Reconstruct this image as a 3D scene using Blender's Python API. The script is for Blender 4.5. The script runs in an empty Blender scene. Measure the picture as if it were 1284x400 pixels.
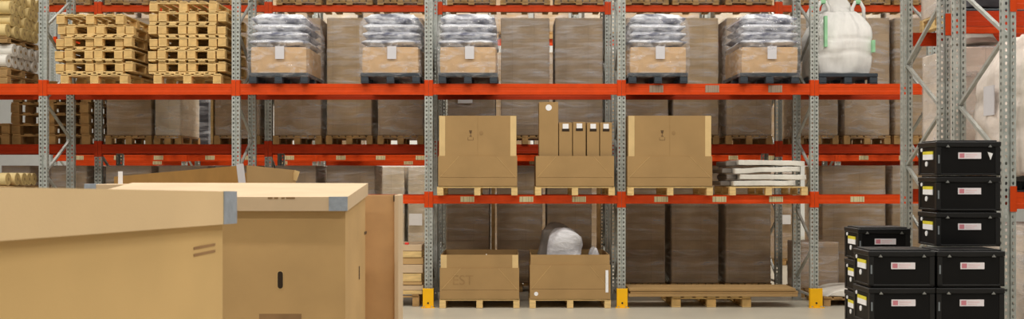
import bpy, bmesh, math, random
from mathutils import Vector, Matrix, noise
random.seed(7)
C = bpy.context.scene.collection
PI = math.pi
F, HY, CX, CH = 1296.0, 222.0, 642.0, 1.887     # focal length in pixels, horizon row, centre column, eye height
def X(px, D): return (px - CX) / F * D
def Z(py, D): return CH - (py - HY) / F * D

# ------------------------------------------------------------------ materials
def lin(c): return tuple(((v/255)/12.92 if v/255 <= .04045 else ((v/255+.055)/1.055)**2.4) for v in c)
def nodes_of(name):
    m = bpy.data.materials.new(name); m.use_nodes = True
    nt = m.node_tree; b = nt.nodes['Principled BSDF']
    return m, nt, b
def N(nt, kind, **kw):
    n = nt.nodes.new(kind)
    for k, v in kw.items():
        if k in n.inputs: n.inputs[k].default_value = v
        else: setattr(n, k, v)
    return n
def mat(name, c, rough=.7, metal=0, vary=.12, scale=6, stretch=(1,1,1), bump=0, bscale=40, spec=.4, shade_col=None, ramp=(.3,.7)):
    m, nt, b = nodes_of(name); L = nt.links
    tc = N(nt, 'ShaderNodeTexCoord'); mp = N(nt, 'ShaderNodeMapping'); mp.inputs['Scale'].default_value = stretch
    L.new(tc.outputs['Object'], mp.inputs['Vector'])
    nz = N(nt, 'ShaderNodeTexNoise', Scale=scale, Detail=4.0); L.new(mp.outputs[0], nz.inputs['Vector'])
    rp = N(nt, 'ShaderNodeValToRGB')
    col = lin(c); lo = lin(shade_col) if shade_col else tuple(v*(1-vary*1.6) for v in col)
    rp.color_ramp.elements[0].position = ramp[0]; rp.color_ramp.elements[1].position = ramp[1]
    rp.color_ramp.elements[0].color = (*lo, 1); rp.color_ramp.elements[1].color = (*[min(1, v*(1+vary)) for v in col], 1)
    L.new(nz.outputs['Fac'], rp.inputs[0]); L.new(rp.outputs[0], b.inputs['Base Color'])
    b.inputs['Roughness'].default_value = rough; b.inputs['Metallic'].default_value = metal
    b.inputs['Specular IOR Level'].default_value = spec
    if bump:
        n2 = N(nt, 'ShaderNodeTexNoise', Scale=bscale, Detail=3.0); L.new(mp.outputs[0], n2.inputs['Vector'])
        bp = N(nt, 'ShaderNodeBump', Strength=bump, Distance=.02); L.new(n2.outputs['Fac'], bp.inputs['Height']); L.new(bp.outputs[0], b.inputs['Normal'])
    return m
def carton_mat(name, c, bw=.4, bh=.32, seam=None, vary=.06):
    m, nt, b = nodes_of(name); L = nt.links
    tc = N(nt, 'ShaderNodeTexCoord'); sp = N(nt, 'ShaderNodeSeparateXYZ'); L.new(tc.outputs['Object'], sp.inputs[0])
    ad = N(nt, 'ShaderNodeMath', operation='ADD'); L.new(sp.outputs[0], ad.inputs[0]); L.new(sp.outputs[1], ad.inputs[1])
    cb = N(nt, 'ShaderNodeCombineXYZ'); L.new(ad.outputs[0], cb.inputs[0]); L.new(sp.outputs[2], cb.inputs[1])
    br = N(nt, 'ShaderNodeTexBrick', offset=.0, Scale=1.0)
    br.inputs['Brick Width'].default_value = bw; br.inputs['Row Height'].default_value = bh; br.inputs['Mortar Size'].default_value = .004; br.inputs['Mortar Smooth'].default_value = .6
    col = lin(c)
    br.inputs['Color1'].default_value = (*[v*(1+vary*.5) for v in col], 1); br.inputs['Color2'].default_value = (*[v*(1-vary) for v in col], 1)
    br.inputs['Mortar'].default_value = (*(lin(seam) if seam else [v*.72 for v in col]), 1)
    L.new(cb.outputs[0], br.inputs['Vector'])
    nz = N(nt, 'ShaderNodeTexNoise', Scale=3.0, Detail=5.0); L.new(tc.outputs['Object'], nz.inputs['Vector'])
    mr = N(nt, 'ShaderNodeMapRange'); mr.inputs['From Min'].default_value=.3; mr.inputs['From Max'].default_value=.7; mr.inputs['To Min'].default_value=.78; mr.inputs['To Max'].default_value=1.12
    L.new(nz.outputs['Fac'], mr.inputs['Value'])
    mx = N(nt, 'ShaderNodeMix', data_type='RGBA', blend_type='MULTIPLY'); mx.inputs[0].default_value = 1
    L.new(br.outputs['Color'], mx.inputs[6]); L.new(mr.outputs[0], mx.inputs[7]); L.new(mx.outputs[2], b.inputs['Base Color'])
    b.inputs['Roughness'].default_value = .75
    return m
def film_mat(name, clear=.78, tint=(235,235,240), streak=2.2, rough=.22, stretch=(1,1,2.5), distort=1.6):
    m, nt, b = nodes_of(name); L = nt.links; out = nt.nodes['Material Output']
    tc = N(nt, 'ShaderNodeTexCoord'); mp = N(nt, 'ShaderNodeMapping'); mp.inputs['Scale'].default_value = stretch
    L.new(tc.outputs['Object'], mp.inputs['Vector'])
    nz = N(nt, 'ShaderNodeTexNoise', Scale=streak, Detail=6.0, Roughness=.62, Distortion=distort); L.new(mp.outputs[0], nz.inputs['Vector'])
    mr = N(nt, 'ShaderNodeMapRange'); mr.inputs['From Min'].default_value=.45; mr.inputs['From Max'].default_value=.8
    mr.inputs['To Min'].default_value = 1-clear-.1; mr.inputs['To Max'].default_value = min(.95, 1-clear+.45); L.new(nz.outputs['Fac'], mr.inputs['Value'])
    tr = N(nt, 'ShaderNodeBsdfTransparent')
    b.inputs['Base Color'].default_value = (*lin(tint), 1); b.inputs['Roughness'].default_value = rough
    b.inputs['Specular IOR Level'].default_value = .8
    bp = N(nt, 'ShaderNodeBump', Strength=.7, Distance=.03); L.new(nz.outputs['Fac'], bp.inputs['Height']); L.new(bp.outputs[0], b.inputs['Normal'])
    ms = N(nt, 'ShaderNodeMixShader'); L.new(mr.outputs[0], ms.inputs[0]); L.new(tr.outputs[0], ms.inputs[1]); L.new(b.outputs[0], ms.inputs[2])
    L.new(ms.outputs[0], out.inputs[0])
    return m
def punched_mat(name, c):
    """galvanised steel with two columns of punched slots (real see-through holes)"""
    m, nt, b = nodes_of(name); L = nt.links; out = nt.nodes['Material Output']
    tc = N(nt, 'ShaderNodeTexCoord'); sp = N(nt, 'ShaderNodeSeparateXYZ'); L.new(tc.outputs['Object'], sp.inputs[0])
    def M(op, a, v=None):
        n = N(nt, 'ShaderNodeMath', operation=op)
        if hasattr(a, 'links'): L.new(a, n.inputs[0])
        else: n.inputs[0].default_value = a
        if v is not None:
            if hasattr(v, 'links'): L.new(v, n.inputs[1])
            else: n.inputs[1].default_value = v
        return n.outputs[0]
    ax = M('ABSOLUTE', sp.outputs[0])
    dx = M('DIVIDE', M('SUBTRACT', ax, .031), .0105)
    fz = M('SUBTRACT', M('FRACT', M('DIVIDE', sp.outputs[2], .06)), .5)
    dz = M('DIVIDE', fz, .27)
    r2 = M('ADD', M('MULTIPLY', dx, dx), M('MULTIPLY', dz, dz))
    front = M('LESS_THAN', sp.outputs[1], .004)
    hole = M('MULTIPLY', M('LESS_THAN', r2, 1.0), front)
    # the web of the profile has slots too, facing sideways
    dy = M('DIVIDE', M('SUBTRACT', sp.outputs[1], .045), .010)
    r3 = M('ADD', M('MULTIPLY', dy, dy), M('MULTIPLY', dz, dz))
    side = M('MULTIPLY', M('LESS_THAN', r3, 1.0), M('GREATER_THAN', ax, .05))
    hole = M('MAXIMUM', hole, side)
    nz = N(nt, 'ShaderNodeTexNoise', Scale=14.0, Detail=4.0); L.new(tc.outputs['Object'], nz.inputs['Vector'])
    rp = N(nt, 'ShaderNodeValToRGB'); col = lin(c)
    rp.color_ramp.elements[0].position=.3; rp.color_ramp.elements[1].position=.7
    rp.color_ramp.elements[0].color=(*[v*.8 for v in col],1); rp.color_ramp.elements[1].color=(*[min(1,v*1.1) for v in col],1)
    L.new(nz.outputs['Fac'], rp.inputs[0]); L.new(rp.outputs[0], b.inputs['Base Color'])
    b.inputs['Roughness'].default_value=.5; b.inputs['Metallic'].default_value=.25
    tr = N(nt, 'ShaderNodeBsdfTransparent'); ms = N(nt, 'ShaderNodeMixShader')
    L.new(hole, ms.inputs[0]); L.new(b.outputs[0], ms.inputs[1]); L.new(tr.outputs[0], ms.inputs[2]); L.new(ms.outputs[0], out.inputs[0])
    return m
def barcode_mat(name, paper=(222,206,160)):
    m, nt, b = nodes_of(name); L = nt.links
    tc = N(nt, 'ShaderNodeTexCoord'); mp = N(nt, 'ShaderNodeMapping'); mp.inputs['Scale'].default_value=(1,0,0)
    L.new(tc.outputs['Object'], mp.inputs['Vector'])
    nz = N(nt, 'ShaderNodeTexNoise', Scale=90.0, Detail=1.0); L.new(mp.outputs[0], nz.inputs['Vector'])
    rp = N(nt, 'ShaderNodeValToRGB'); rp.color_ramp.interpolation='CONSTANT'
    rp.color_ramp.elements[0].color=(*lin((110,95,70)),1); rp.color_ramp.elements[1].position=.45; rp.color_ramp.elements[1].color=(*lin(paper),1)
    L.new(nz.outputs['Fac'], rp.inputs[0]); L.new(rp.outputs[0], b.inputs['Base Color']); b.inputs['Roughness'].default_value=.6
    return m

M = {}
M['card']   = mat('cardboard', (194,158,106), .8, vary=.06, scale=2.5, bump=.03, bscale=120)
M['card_near'] = mat('cardboard_near', (222,184,122), .8, vary=.04, scale=2, bump=.03, bscale=120)  # board brightened in colour to stand in for light on the nearest carton
M['card_near_lid'] = mat('cardboard_near_lid', (232,200,152), .8, vary=.04, scale=2, bump=.03, bscale=120)  # its lid, likewise lightened in colour as if more strongly lit
M['card_box'] = mat('cardboard_new', (164,132,86), .8, vary=.05, scale=3, bump=.02, bscale=90)  # darker board tone, mostly for the boxes in the racks
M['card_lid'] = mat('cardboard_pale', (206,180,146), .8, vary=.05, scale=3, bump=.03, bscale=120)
M['card_edge'] = mat('cardboard_tape', (214,184,130), .55, vary=.05)
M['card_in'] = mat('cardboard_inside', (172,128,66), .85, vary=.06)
M['grey_tape'] = mat('grey_tape', (158,166,176), .45, vary=.12, scale=14, bump=.2, bscale=30)
M['wood']   = mat('pallet_wood', (222,190,130), .75, vary=.15, scale=5, stretch=(1,1,6), bump=.1, bscale=25)
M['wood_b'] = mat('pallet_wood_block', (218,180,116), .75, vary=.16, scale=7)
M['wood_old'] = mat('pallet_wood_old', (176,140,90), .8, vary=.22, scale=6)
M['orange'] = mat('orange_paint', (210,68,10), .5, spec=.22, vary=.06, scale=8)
M['orange_dim'] = mat('orange_paint_worn', (188,56,14), .55, spec=.2, vary=.08, scale=5)  # shaded copy of the orange paint: shadow on the rear rails put into colour
M['steel']  = punched_mat('galvanised_punched', (178,182,176))
M['brace']  = mat('galvanised_brace', (172,174,168), .45, metal=.3, vary=.1, scale=12)
M['yellow'] = mat('yellow_guard', (246,186,10), .45, vary=.04)
M['dark']   = mat('dark_rubber', (28,28,30), .7)
M['ink']    = mat('dark_print', (92,70,44), .8)
M['hole']   = mat('hole_edge', (50,36,22), .9)
M['dark_plastic'] = mat('slate_plastic', (52,60,68), .5, vary=.1)
M['grey_plastic'] = mat('grey_plastic', (120,126,130), .45, vary=.1)
M['bag']    = mat('silver_sack', (226,228,234), .3, metal=.1, vary=.06, ramp=(.40,.58), scale=4.5, stretch=(1,.6,2.6), bump=.9, bscale=7, spec=.7, shade_col=(76,82,112))  # white highlights and slate shadow between sacks painted in as noise patches
M['fibc']   = mat('white_woven_sack', (222,220,216), .65, vary=.05, bump=.35, bscale=7, stretch=(2,2,.7))
M['pinkwrap'] = mat('pale_wrapped_sack', (226,214,204), .35, vary=.14, scale=3, bump=.9, bscale=6)
M['green']  = mat('green_stitching', (150,205,160), .6)
M['carton_bag'] = mat('pale_carton', (196,160,116), .6, vary=.12, scale=4)
M['loads'] = [carton_mat('cartons_brown', (176,150,118), .42, .13), carton_mat('cartons_tan', (180,154,120), .39, .16),
              carton_mat('cartons_grey_brown', (168,146,120), .36, .12), carton_mat('cartons_dark', (174,150,120), .41, .14)]
M['load_pale'] = carton_mat('cartons_pale', (205,190,166), .5, .26)
M['load_pink'] = carton_mat('cartons_pinkish', (220,204,188), .5, .4)
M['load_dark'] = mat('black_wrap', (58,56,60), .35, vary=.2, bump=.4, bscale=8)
M['film']   = film_mat('stretch_film', .90, streak=1.5, stretch=(1,1,7), distort=.25)
M['film_sack'] = film_mat('clear_sack_film', .84, streak=3.4, rough=.1)
M['film2']  = film_mat('stretch_film_glossy', .84, streak=2.4, rough=.15, stretch=(1,1,3.5), distort=.8)
M['film3']  = film_mat('loose_clear_sheet', .35, streak=2.6, rough=.2)
M['paper']  = mat('white_paper', (238,238,240), .6, vary=.02)
M['dull_paper'] = mat('dull_paper', (206,204,208), .6, vary=.03)
M['white_film'] = mat('white_film', (226,222,212), .4, vary=.08, scale=5, bump=.35, bscale=12)
M['grey_end'] = mat('grey_film_end', (128,120,112), .5, vary=.2)
M['crate']  = mat('black_crate', (13,12,12), .5, vary=.15, spec=.2)
M['crate_lid'] = mat('black_crate_lid', (18,17,17), .45, vary=.12)
M['chrome'] = mat('bright_catch', (170,170,166), .3, metal=.6)
M['label_w'] = mat('label_white', (232,224,228), .5, vary=.03)
M['label_r'] = mat('label_red', (214,134,146), .5)
M['label_p'] = mat('label_pink', (228,202,206), .5)
M['label_y'] = mat('label_yellow', (226,212,60), .5)
M['barcode'] = barcode_mat('location_label')
M['barcode_grey'] = barcode_mat('location_label_grey', (170,140,120))
M['roll_w'] = mat('white_roll', (228,224,216), .55, vary=.06)
M['roll_b'] = mat('beige_roll', (222,198,140), .6, vary=.08)
M['roll_core'] = mat('roll_core', (160,134,90), .8)
M['roll_end'] = mat('roll_end', (196,170,112), .8, vary=.12, scale=20)
M['roll_end_w'] = mat('roll_end_white', (206,200,190), .8, vary=.1, scale=20)
M['floor'] = mat('polished_concrete', (190,184,168), .38, vary=.07, scale=.9, bump=.01, bscale=4, spec=.35)
M['wall'] = mat('pale_wall', (226,226,222), .8, vary=.02)

M['smudge'] = mat('smudged_print', (140,108,70), .8)
M['faint'] = mat('faint_print', (154,122,78), .8)
# ------------------------------------------------------------------ mesh building
class MB:
    def __init__(s): s.bm = bmesh.new()
    def box(s, x0, x1, y0, y1, z0, z1, bev=0, rot=None):
        r = bmesh.ops.create_cube(s.bm, size=1)
        vs = r['verts']
        mt = Matrix.Translation(((x0+x1)/2, (y0+y1)/2, (z0+z1)/2)) @ Matrix.Diagonal((abs(x1-x0), abs(y1-y0), abs(z1-z0), 1))
        bmesh.ops.transform(s.bm, matrix=mt, verts=vs)
        if bev:
            es = list({e for v in vs for e in v.link_edges})
            bmesh.ops.bevel(s.bm, geom=es, offset=bev, segments=1, affect='EDGES')
        return s
    def hexa(s, p):        # eight corners: bottom four counter-clockwise, top four
        v = [s.bm.verts.new(q) for q in p]
        for f in ((3,2,1,0),(4,5,6,7),(0,1,5,4),(1,2,6,5),(2,3,7,6),(3,0,4,7)): s.bm.faces.new([v[i] for i in f])
        return s
    def prism(s, pts, ax, a0, a1):
        """polygon pts (2-D) extruded along axis ax ('x','y','z')"""
        def P(p, a): return {'x': (a, p[0], p[1]), 'y': (p[0], a, p[1]), 'z': (p[0], p[1], a)}[ax]
        A = [s.bm.verts.new(P(p, a0)) for p in pts]; B = [s.bm.verts.new(P(p, a1)) for p in pts]
        n = len(pts)
        s.bm.faces.new(A); s.bm.faces.new(B[::-1])
        for i in range(n): s.bm.faces.new((A[i], B[i], B[(i+1)%n], A[(i+1)%n]))
        return s
    def bar(s, a, b, w, h):
        a, b = Vector(a), Vector(b); d = (b-a); L = d.length
        q = d.to_track_quat('Z', 'X').to_matrix().to_4x4()
        r = bmesh.ops.create_cube(s.bm, size=1)
        bmesh.ops.transform(s.bm, matrix=Matrix.Translation((a+b)/2) @ q @ Matrix.Diagonal((w, h, L, 1)), verts=r['verts'])
        return s
    def cyl(s, a, b, r, seg=20, r2=None):
        a, b = Vector(a), Vector(b); d = b-a
        q = d.to_track_quat('Z', 'X').to_matrix().to_4x4()
        bmesh.ops.create_cone(s.bm, cap_ends=True, segments=seg, radius1=r, radius2=r if r2 is None else r2, depth=d.length, matrix=Matrix.Translation((a+b)/2) @ q)
        return s
    def tube(s, pts, r, seg=8):
        rings = []
        for i, p in enumerate(pts):
            p = Vector(p); d = Vector(pts[min(i+1, len(pts)-1)]) - Vector(pts[max(i-1, 0)])
            q = d.to_track_quat('Z', 'X')
            rings.append([s.bm.verts.new(p + q @ Vector((r*math.cos(2*PI*k/seg), r*math.sin(2*PI*k/seg), 0))) for k in range(seg)])
        for A, B in zip(rings, rings[1:]):
            for k in range(seg): s.bm.faces.new((A[k], A[(k+1)%seg], B[(k+1)%seg], B[k]))
        s.bm.faces.new(rings[0][::-1]); s.bm.faces.new(rings[-1])
        return s
    def blob(s, w, d, h, fn, cuts=8, z0=0):
        """subdivided block with its base at z0; fn(u,v,t,co) reshapes each vertex (u,v in -1..1, t in 0..1)"""
        b = bmesh.new(); bmesh.ops.create_cube(b, size=2)
        bmesh.ops.subdivide_edges(b, edges=b.edges[:], cuts=cuts, use_grid_fill=True)
        mp = {}
        for v in b.verts:
            u, w_, t = v.co.x, v.co.y, (v.co.z+1)/2
            co = Vector((u*w/2, w_*d/2, z0+t*h))
            mp[v.index] = s.bm.verts.new(fn(u, w_, t, co))
        for f in b.faces: s.bm.faces.new([mp[v.index] for v in f.verts])
        b.free(); return s
    def mesh(s, name, m, smooth=False):
        bmesh.ops.recalc_face_normals(s.bm, faces=s.bm.faces[:])
        me = bpy.data.meshes.new(name); s.bm.to_mesh(me); s.bm.free()
        me.materials.append(m)
        if smooth: me.polygons.foreach_set('use_smooth', [True]*len(me.polygons))
        return me
    def build(s, name, m, parent=None, loc=None, smooth=False):
        return link(name, s.mesh(name, m, smooth), parent, loc)
def link(name, me, parent=None, loc=None):
    o = bpy.data.objects.new(name, me); C.objects.link(o)
    if parent: o.parent = parent
    if loc: o.location = loc
    return o
def tag(o, label, cat, group=None, kind=None):
    o['label'] = label; o['category'] = cat
    if group: o['group'] = group
    if kind: o['kind'] = kind
    assert 4 <= len(label.split()) <= 16, label
    return o
def thing(name, label, cat, loc=(0,0,0), rz=0, group=None, kind=None):
    o = bpy.data.objects.new(name, None); C.objects.link(o); o.location = loc; o.rotation_euler = (0,0,rz)
    o.empty_display_size = .2
    return tag(o, label, cat, group, kind)
def dup(root, loc, rz=0, label=None, group=None):
    r = root.copy(); C.objects.link(r); r.location = loc; r.rotation_euler = (0,0,rz)
    if label: r['label'] = label
    if group: r['group'] = group
    for ch in root.children:
        c = ch.copy(); C.objects.link(c); c.parent = r
        for g in ch.children:
            d = g.copy(); C.objects.link(d); d.parent = c
    return r
def struct(name, mb, m):
    o = mb.build(name, m); o['kind'] = 'structure'; return o
ORD = ['first','second','third','fourth','fifth','sixth','seventh','eighth','ninth','tenth','eleventh','twelfth']

# ------------------------------------------------------------------ setting
struct('floor', MB().box(-22, 24, -3, 34, -.2, 0), M['floor'])
struct('wall_back', MB().box(-22, 24, 33, 33.2, 0, 9.5), M['wall'])

# ------------------------------------------------------------------ racks
def upright_mesh(h):
    b = MB()
    b.box(-.058, -.013, 0, .003, 0, h); b.box(.013, .058, 0, .003, 0, h)      # two punched front flanges
    b.box(-.013, -.010, .003, .016, 0, h); b.box(.010, .013, .003, .016, 0, h); b.box(-.013, .013, .016, .019, 0, h)  # centre groove
    b.box(-.058, -.055, .003, .075, 0, h); b.box(.055, .058, .003, .075, 0, h)   # webs
    b.box(-.055, -.035, .072, .075, 0, h); b.box(.035, .055, .072, .075, 0, h)   # return lips
    return b.mesh('upright', M['steel'])
FH = 6.4
UP = upright_mesh(FH)
FOOT = MB().box(-.075, .075, -.02, .1, 0, .008).box(-.065, .065, -.004, -.001, .008, .09).mesh('foot_plate', M['brace'])
def frame(label, x, y, depth=1.0, node=.35, step=.53, side=0, group='grey upright frames of the racks'):
    """an upright frame: front and rear punched posts joined by zigzag braces; y is the front face"""
    t = thing('rack_upright', label, 'rack frame', (x, y, 0), 0, group)
    link('post', UP, t, (0,0,0)); r = link('post', UP, t, (0, depth, 0)); r.rotation_euler = (0,0,0); r.location = (0, depth-.075, 0)
    link('foot_plate', FOOT, t); q = link('foot_plate', FOOT, t, (0, depth-.075, 0))
    z = node
    while z + step < FH:
        a = (0, .055 if side == 0 else depth-.055, z); b = (0, depth-.055 if side == 0 else .055, z+step)
        MB().bar(a, b, .03, .035).build('brace', M['brace'], t)
        z += step; side ^= 1
    for zz in (.15, FH-.2): MB().bar((0,.055,zz), (0,depth-.055,zz), .03, .03).build('brace', M['brace'], t)
    return t
def rail(label, x0, x1, yfront, z1, h=.157, m='orange', group='orange rails of the racks', stickers=(), conn=(1,1), sm='barcode', back=False, ch=.22):
    """a shelf rail between two uprights' inner faces (x0,x1 are the upright centres)"""
    t = thing('rack_rail', label, 'rack rail', ((x0+x1)/2, yfront, z1-h), 0, group, 'thing')
    w = (x1-x0)/2 - .064
    prof = [(0,0), (0,h*.30), (.0025,h*.36), (.0025,h*.64), (0,h*.70), (0,h), (.05,h), (.05,0)]
    MB().prism(prof, 'x', -w, w).build('rail_body', M[m], t)
    zc = h + .055
    for s, on in ((-1, conn[0]), (1, conn[1])):
        if not on: continue
        b = MB()
        xi = s*(w+.003)
        b.box(min(xi-.002*s, xi+.002*s), max(xi-.002*s, xi+.002*s), -.006, .06, zc-ch-.01, zc)
        xa, xb = s*(w+.004), s*(w+.062)
        b.box(min(xa,xb), max(xa,xb), -.006, -.002, zc-ch-.01, zc)
        b.build('end_connector', M[m], t)
    for sx in stickers:
        MB().box(-.1, .1, -.0035, -.0015, h*.2, h*.86).build('location_label', M[sm], t, (sx-(x0+x1)/2, 0, 0))
    return t

D1, D2, D3 = 15.0, 17.0, 22.1
XS = [-9.61, -6.81, -4.01, -1.21, 1.59, 4.39, 6.10]
nm = ['left end', 'first', 'second', 'third', 'fourth', 'fifth', 'right end']
deslab = {0:'grey upright frame beyond the left edge of the front rack', 1:'grey upright frame between the rolls and the wooden pallet stacks',
 2:'grey upright frame just right of the two wooden pallet stacks', 3:'grey upright frame with yellow foot left of the three open boxes',
 4:'grey upright frame with yellow foot right of the box of tall cartons', 5:'grey upright frame with yellow foot left of the big white sack',
 6:'grey end frame of the front rack behind a pale wrapped load'}
for i, x in enumerate(XS):
    if i == 0: continue
    frame(deslab[i], x, D1, 1.0, node=.35, side=1)
UPPER1 = Z(105, D1); MID1 = Z(245, D1)
baylab = ['under the rolls at far left', 'under the wooden pallet stacks', 'under the two left sack loads', 'under the sack load beside bare cartons', 'under the two right sack loads', 'under the big white sack']
midlab = ['under the beige rolls at far left', 'behind the large foreground cartons', 'beside the tall cardboard flap at centre', 'under the open box and the box of tall cartons', 'under the tall box and white wrapped slabs', 'right of the white wrapped slabs']
def Xs(pxs, D): return [X(p, D) for p in pxs]
for i in range(6):
    x0, x1 = XS[i], XS[i+1]
    st = {4: Xs((823, 893, 972), D1)}.get(i, ())
    rail('bright orange upper front rail '+baylab[i], x0, x1, D1, UPPER1, .157, stickers=st, sm='barcode_grey')
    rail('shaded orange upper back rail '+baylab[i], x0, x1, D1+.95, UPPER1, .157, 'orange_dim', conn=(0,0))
    st = {3: Xs((586, 660, 726), D1), 4: Xs((829, 902, 973), D1), 5: Xs((1075,), D1)}.get(i, ())
    rail('orange lower front rail '+midlab[i], x0, x1, D1, MID1, .12, stickers=st)
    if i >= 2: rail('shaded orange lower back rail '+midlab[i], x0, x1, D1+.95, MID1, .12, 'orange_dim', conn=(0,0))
# foot guards
for i, (px, wd) in enumerate(((538, .155), (779.5, .155), (1021, .18))):
    x = XS[3+i]
    t = thing('foot_guard', ['yellow foot guard left of the floor boxes', 'yellow foot guard right of the box with clear plastic', 'yellow foot guard nearest the black crates'][i], 'guard', (x, D1-.097, 0), 0, 'yellow guards at the rack feet')
    b = MB(); h = .28; w = wd/2
    b.box(-w, w, 0, .008, 0, h, .003); b.box(-w, -w+.008, .008, .07, 0, h); b.box(w-.008, w, .008, .07, 0, h)
    b.box(-w-.02, w+.02, -.03, .008, 0, .012)
    b.build('guard_plate', M['yellow'], t)
    MB().cyl((0,-.006,.07), (0,.001,.07), .014, 8).build('bolt', M['dark'], t)
    for s in (-1, 1): MB().cyl((s*w*.7,-.016,.012), (s*w*.7,-.016,.026), .012, 6).build('anchor_bolt', M['brace'], t)

# second rack, back to back with the first
A2 = Z(181, D2); B2 = Z(6.5, D2)
rear_names = ['behind the far left rolls', 'behind the wooden pallet stacks', 'behind the left sack loads', 'behind the centre sack load', 'behind the right sack loads', 'behind the big white sack', 'behind the black crates']
for i, x in enumerate(XS[:6] + [7.19]):
    frame('grey upright frame of the second rack ' + ['beyond the left edge', 'left of the wrapped tan load', 'right of the dark wrapped load', 'behind the left open box', 'behind the box of tall cartons', 'behind the white wrapped slabs', 'hidden behind black crates'][i], x, D2, 1.0, node=.18, group='grey upright frames of the second rack')
XB = XS[:6] + [7.19]
for i in range(6):
    x0, x1 = XB[i], XB[i+1]
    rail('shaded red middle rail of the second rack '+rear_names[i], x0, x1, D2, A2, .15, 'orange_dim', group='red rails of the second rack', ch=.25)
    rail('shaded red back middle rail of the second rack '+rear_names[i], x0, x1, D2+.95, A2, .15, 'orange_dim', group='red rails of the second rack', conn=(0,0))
    rail('orange top rail of the second rack '+rear_names[i], x0, x1, D2, B2, .107, 'orange', group='red rails of the second rack', ch=.2)
# third rack across the next aisle
X3 = [-9.81, -7.01, -4.21, -1.415, 1.38, 4.18, 6.97, 9.77, 12.57]
A3 = Z(194, D3); B3 = Z(49, D3)
far = ['at far left', 'seen beneath the wrapped tan load', 'seen above the foreground cartons', 'seen left of the open boxes', 'seen between the open boxes', 'seen behind the white wrapped slabs', 'seen behind the black crates', 'beyond the right racks', 'farthest to the right']
for i, x in enumerate(X3): frame('distant upright frame of the far rack '+far[i], x, D3, 1.0, node=.3, group='upright frames of the far rack')
for i in range(7):
    x0, x1 = X3[i], X3[i+1]
    rail('distant orange rail with paper labels '+far[i], x0, x1, D3, A3, .137, group='rails of the far rack', stickers=[x0+.55, x0+1.4, x0+2.25], ch=.19)
    rail('distant lower back rail '+far[i], x0, x1, D3+.95, Z(200.5, D3+.95), .13, group='rails of the far rack', conn=(0,0), stickers=[x0+1.9])
    rail('distant upper rail of the far rack '+far[i], x0, x1, D3, B3, .137, group='rails of the far rack', ch=.19)

# racks standing at the right, nearer the camera
XE1, XE2 = 4.55, 4.478
frame('grey end frame of the right racks left of the tall crate stack', XE1, 10.86, 1.1, node=2.60-.58*4, step=.58, group='end frames of the right racks')
frame('nearest grey end frame right of the tall crate stack', XE2, 9.3, 1.1, node=.28, step=.58, side=1, group='end frames of the right racks')
for lab, y, xe in (('farther right rack', 10.86, XE1), ('nearest right rack', 9.3, XE2)):
    for z1, l2 in ((3.55, 'upper'), (1.75, 'lower')):
        rail('orange %s front rail of the %s' % (l2, lab), xe, xe+2.8, y, z1, .15, group='rails of the right racks', ch=.22)
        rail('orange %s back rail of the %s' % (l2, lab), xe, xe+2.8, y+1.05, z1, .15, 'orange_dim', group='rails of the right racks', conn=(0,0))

# ------------------------------------------------------------------ pallets
def pallet_parts(t, w, d, h, top, block, nb=(3,3), boards=7, oldw=False, bw=.1, board_t=.02, bh=None):
    m = M['wood_old'] if oldw else M['wood']; mb = M['wood_old'] if oldw else M['wood_b']
    bl = h - 3*board_t
    # lengthwise top boards, running in depth
    pitch = (w - bw*1.15) / (boards-1)
    for i in range(boards):
        x = -w/2 + bw*.575 + i*pitch
        MB().box(x-bw*.5, x+bw*.5, -d/2, d/2, h-board_t, h, .003).build('top_board', m, t)
    for j in (-1, 0, 1):
        yc = j*(d/2-.06)
        MB().box(-w/2, w/2, yc-.05, yc+.05, h-2*board_t, h-board_t-.0005, .002).build('cross_board', m, t)
        for i in (-1, 0, 1):
            xc = i*(w/2-block/2)
            MB().box(xc-block/2, xc+block/2, yc-.06, yc+.06, board_t, h-2*board_t-.0005, .003).build('block', mb, t)
    for i in (-1, 0, 1):
        xc = i*(w/2-block/2)
        MB().box(xc-block/2, xc+block/2, -d/2, d/2, 0, board_t-.0005, .003).build('bottom_board', m, t)
def pallet_mesh(w, d, h, block=.1, m=None, name='pallet'):
    b = MB(); bt = .022
    n = 7; bw = w/n*.82
    for i in range(n):
        x = -w/2 + bw/2 + i*(w-bw)/(n-1); b.box(x-bw/2, x+bw/2, -d/2, d/2, h-bt, h)
    for j in (-1,0,1):
        yc = j*(d/2-.06); b.box(-w/2, w/2, yc-.05, yc+.05, h-2*bt, h-bt)
        for i in (-1,0,1):
            xc = i*(w/2-block/2); b.box(xc-block/2, xc+block/2, yc-.06, yc+.06, bt, h-2*bt)
    for i in (-1,0,1):
        xc = i*(w/2-block/2); b.box(xc-block/2, xc+block/2, -d/2, d/2, 0, bt)
    return b.mesh(name, m or M['wood_old'])
PM = {}
def shared_pallet(w, d, h, block=.1, m='wood_old'):
    k = (round(w,2), round(d,2), round(h,3), block, m)
    if k not in PM: PM[k] = pallet_mesh(k[0], k[1], k[2], block, M[m])
    return PM[k]

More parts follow.
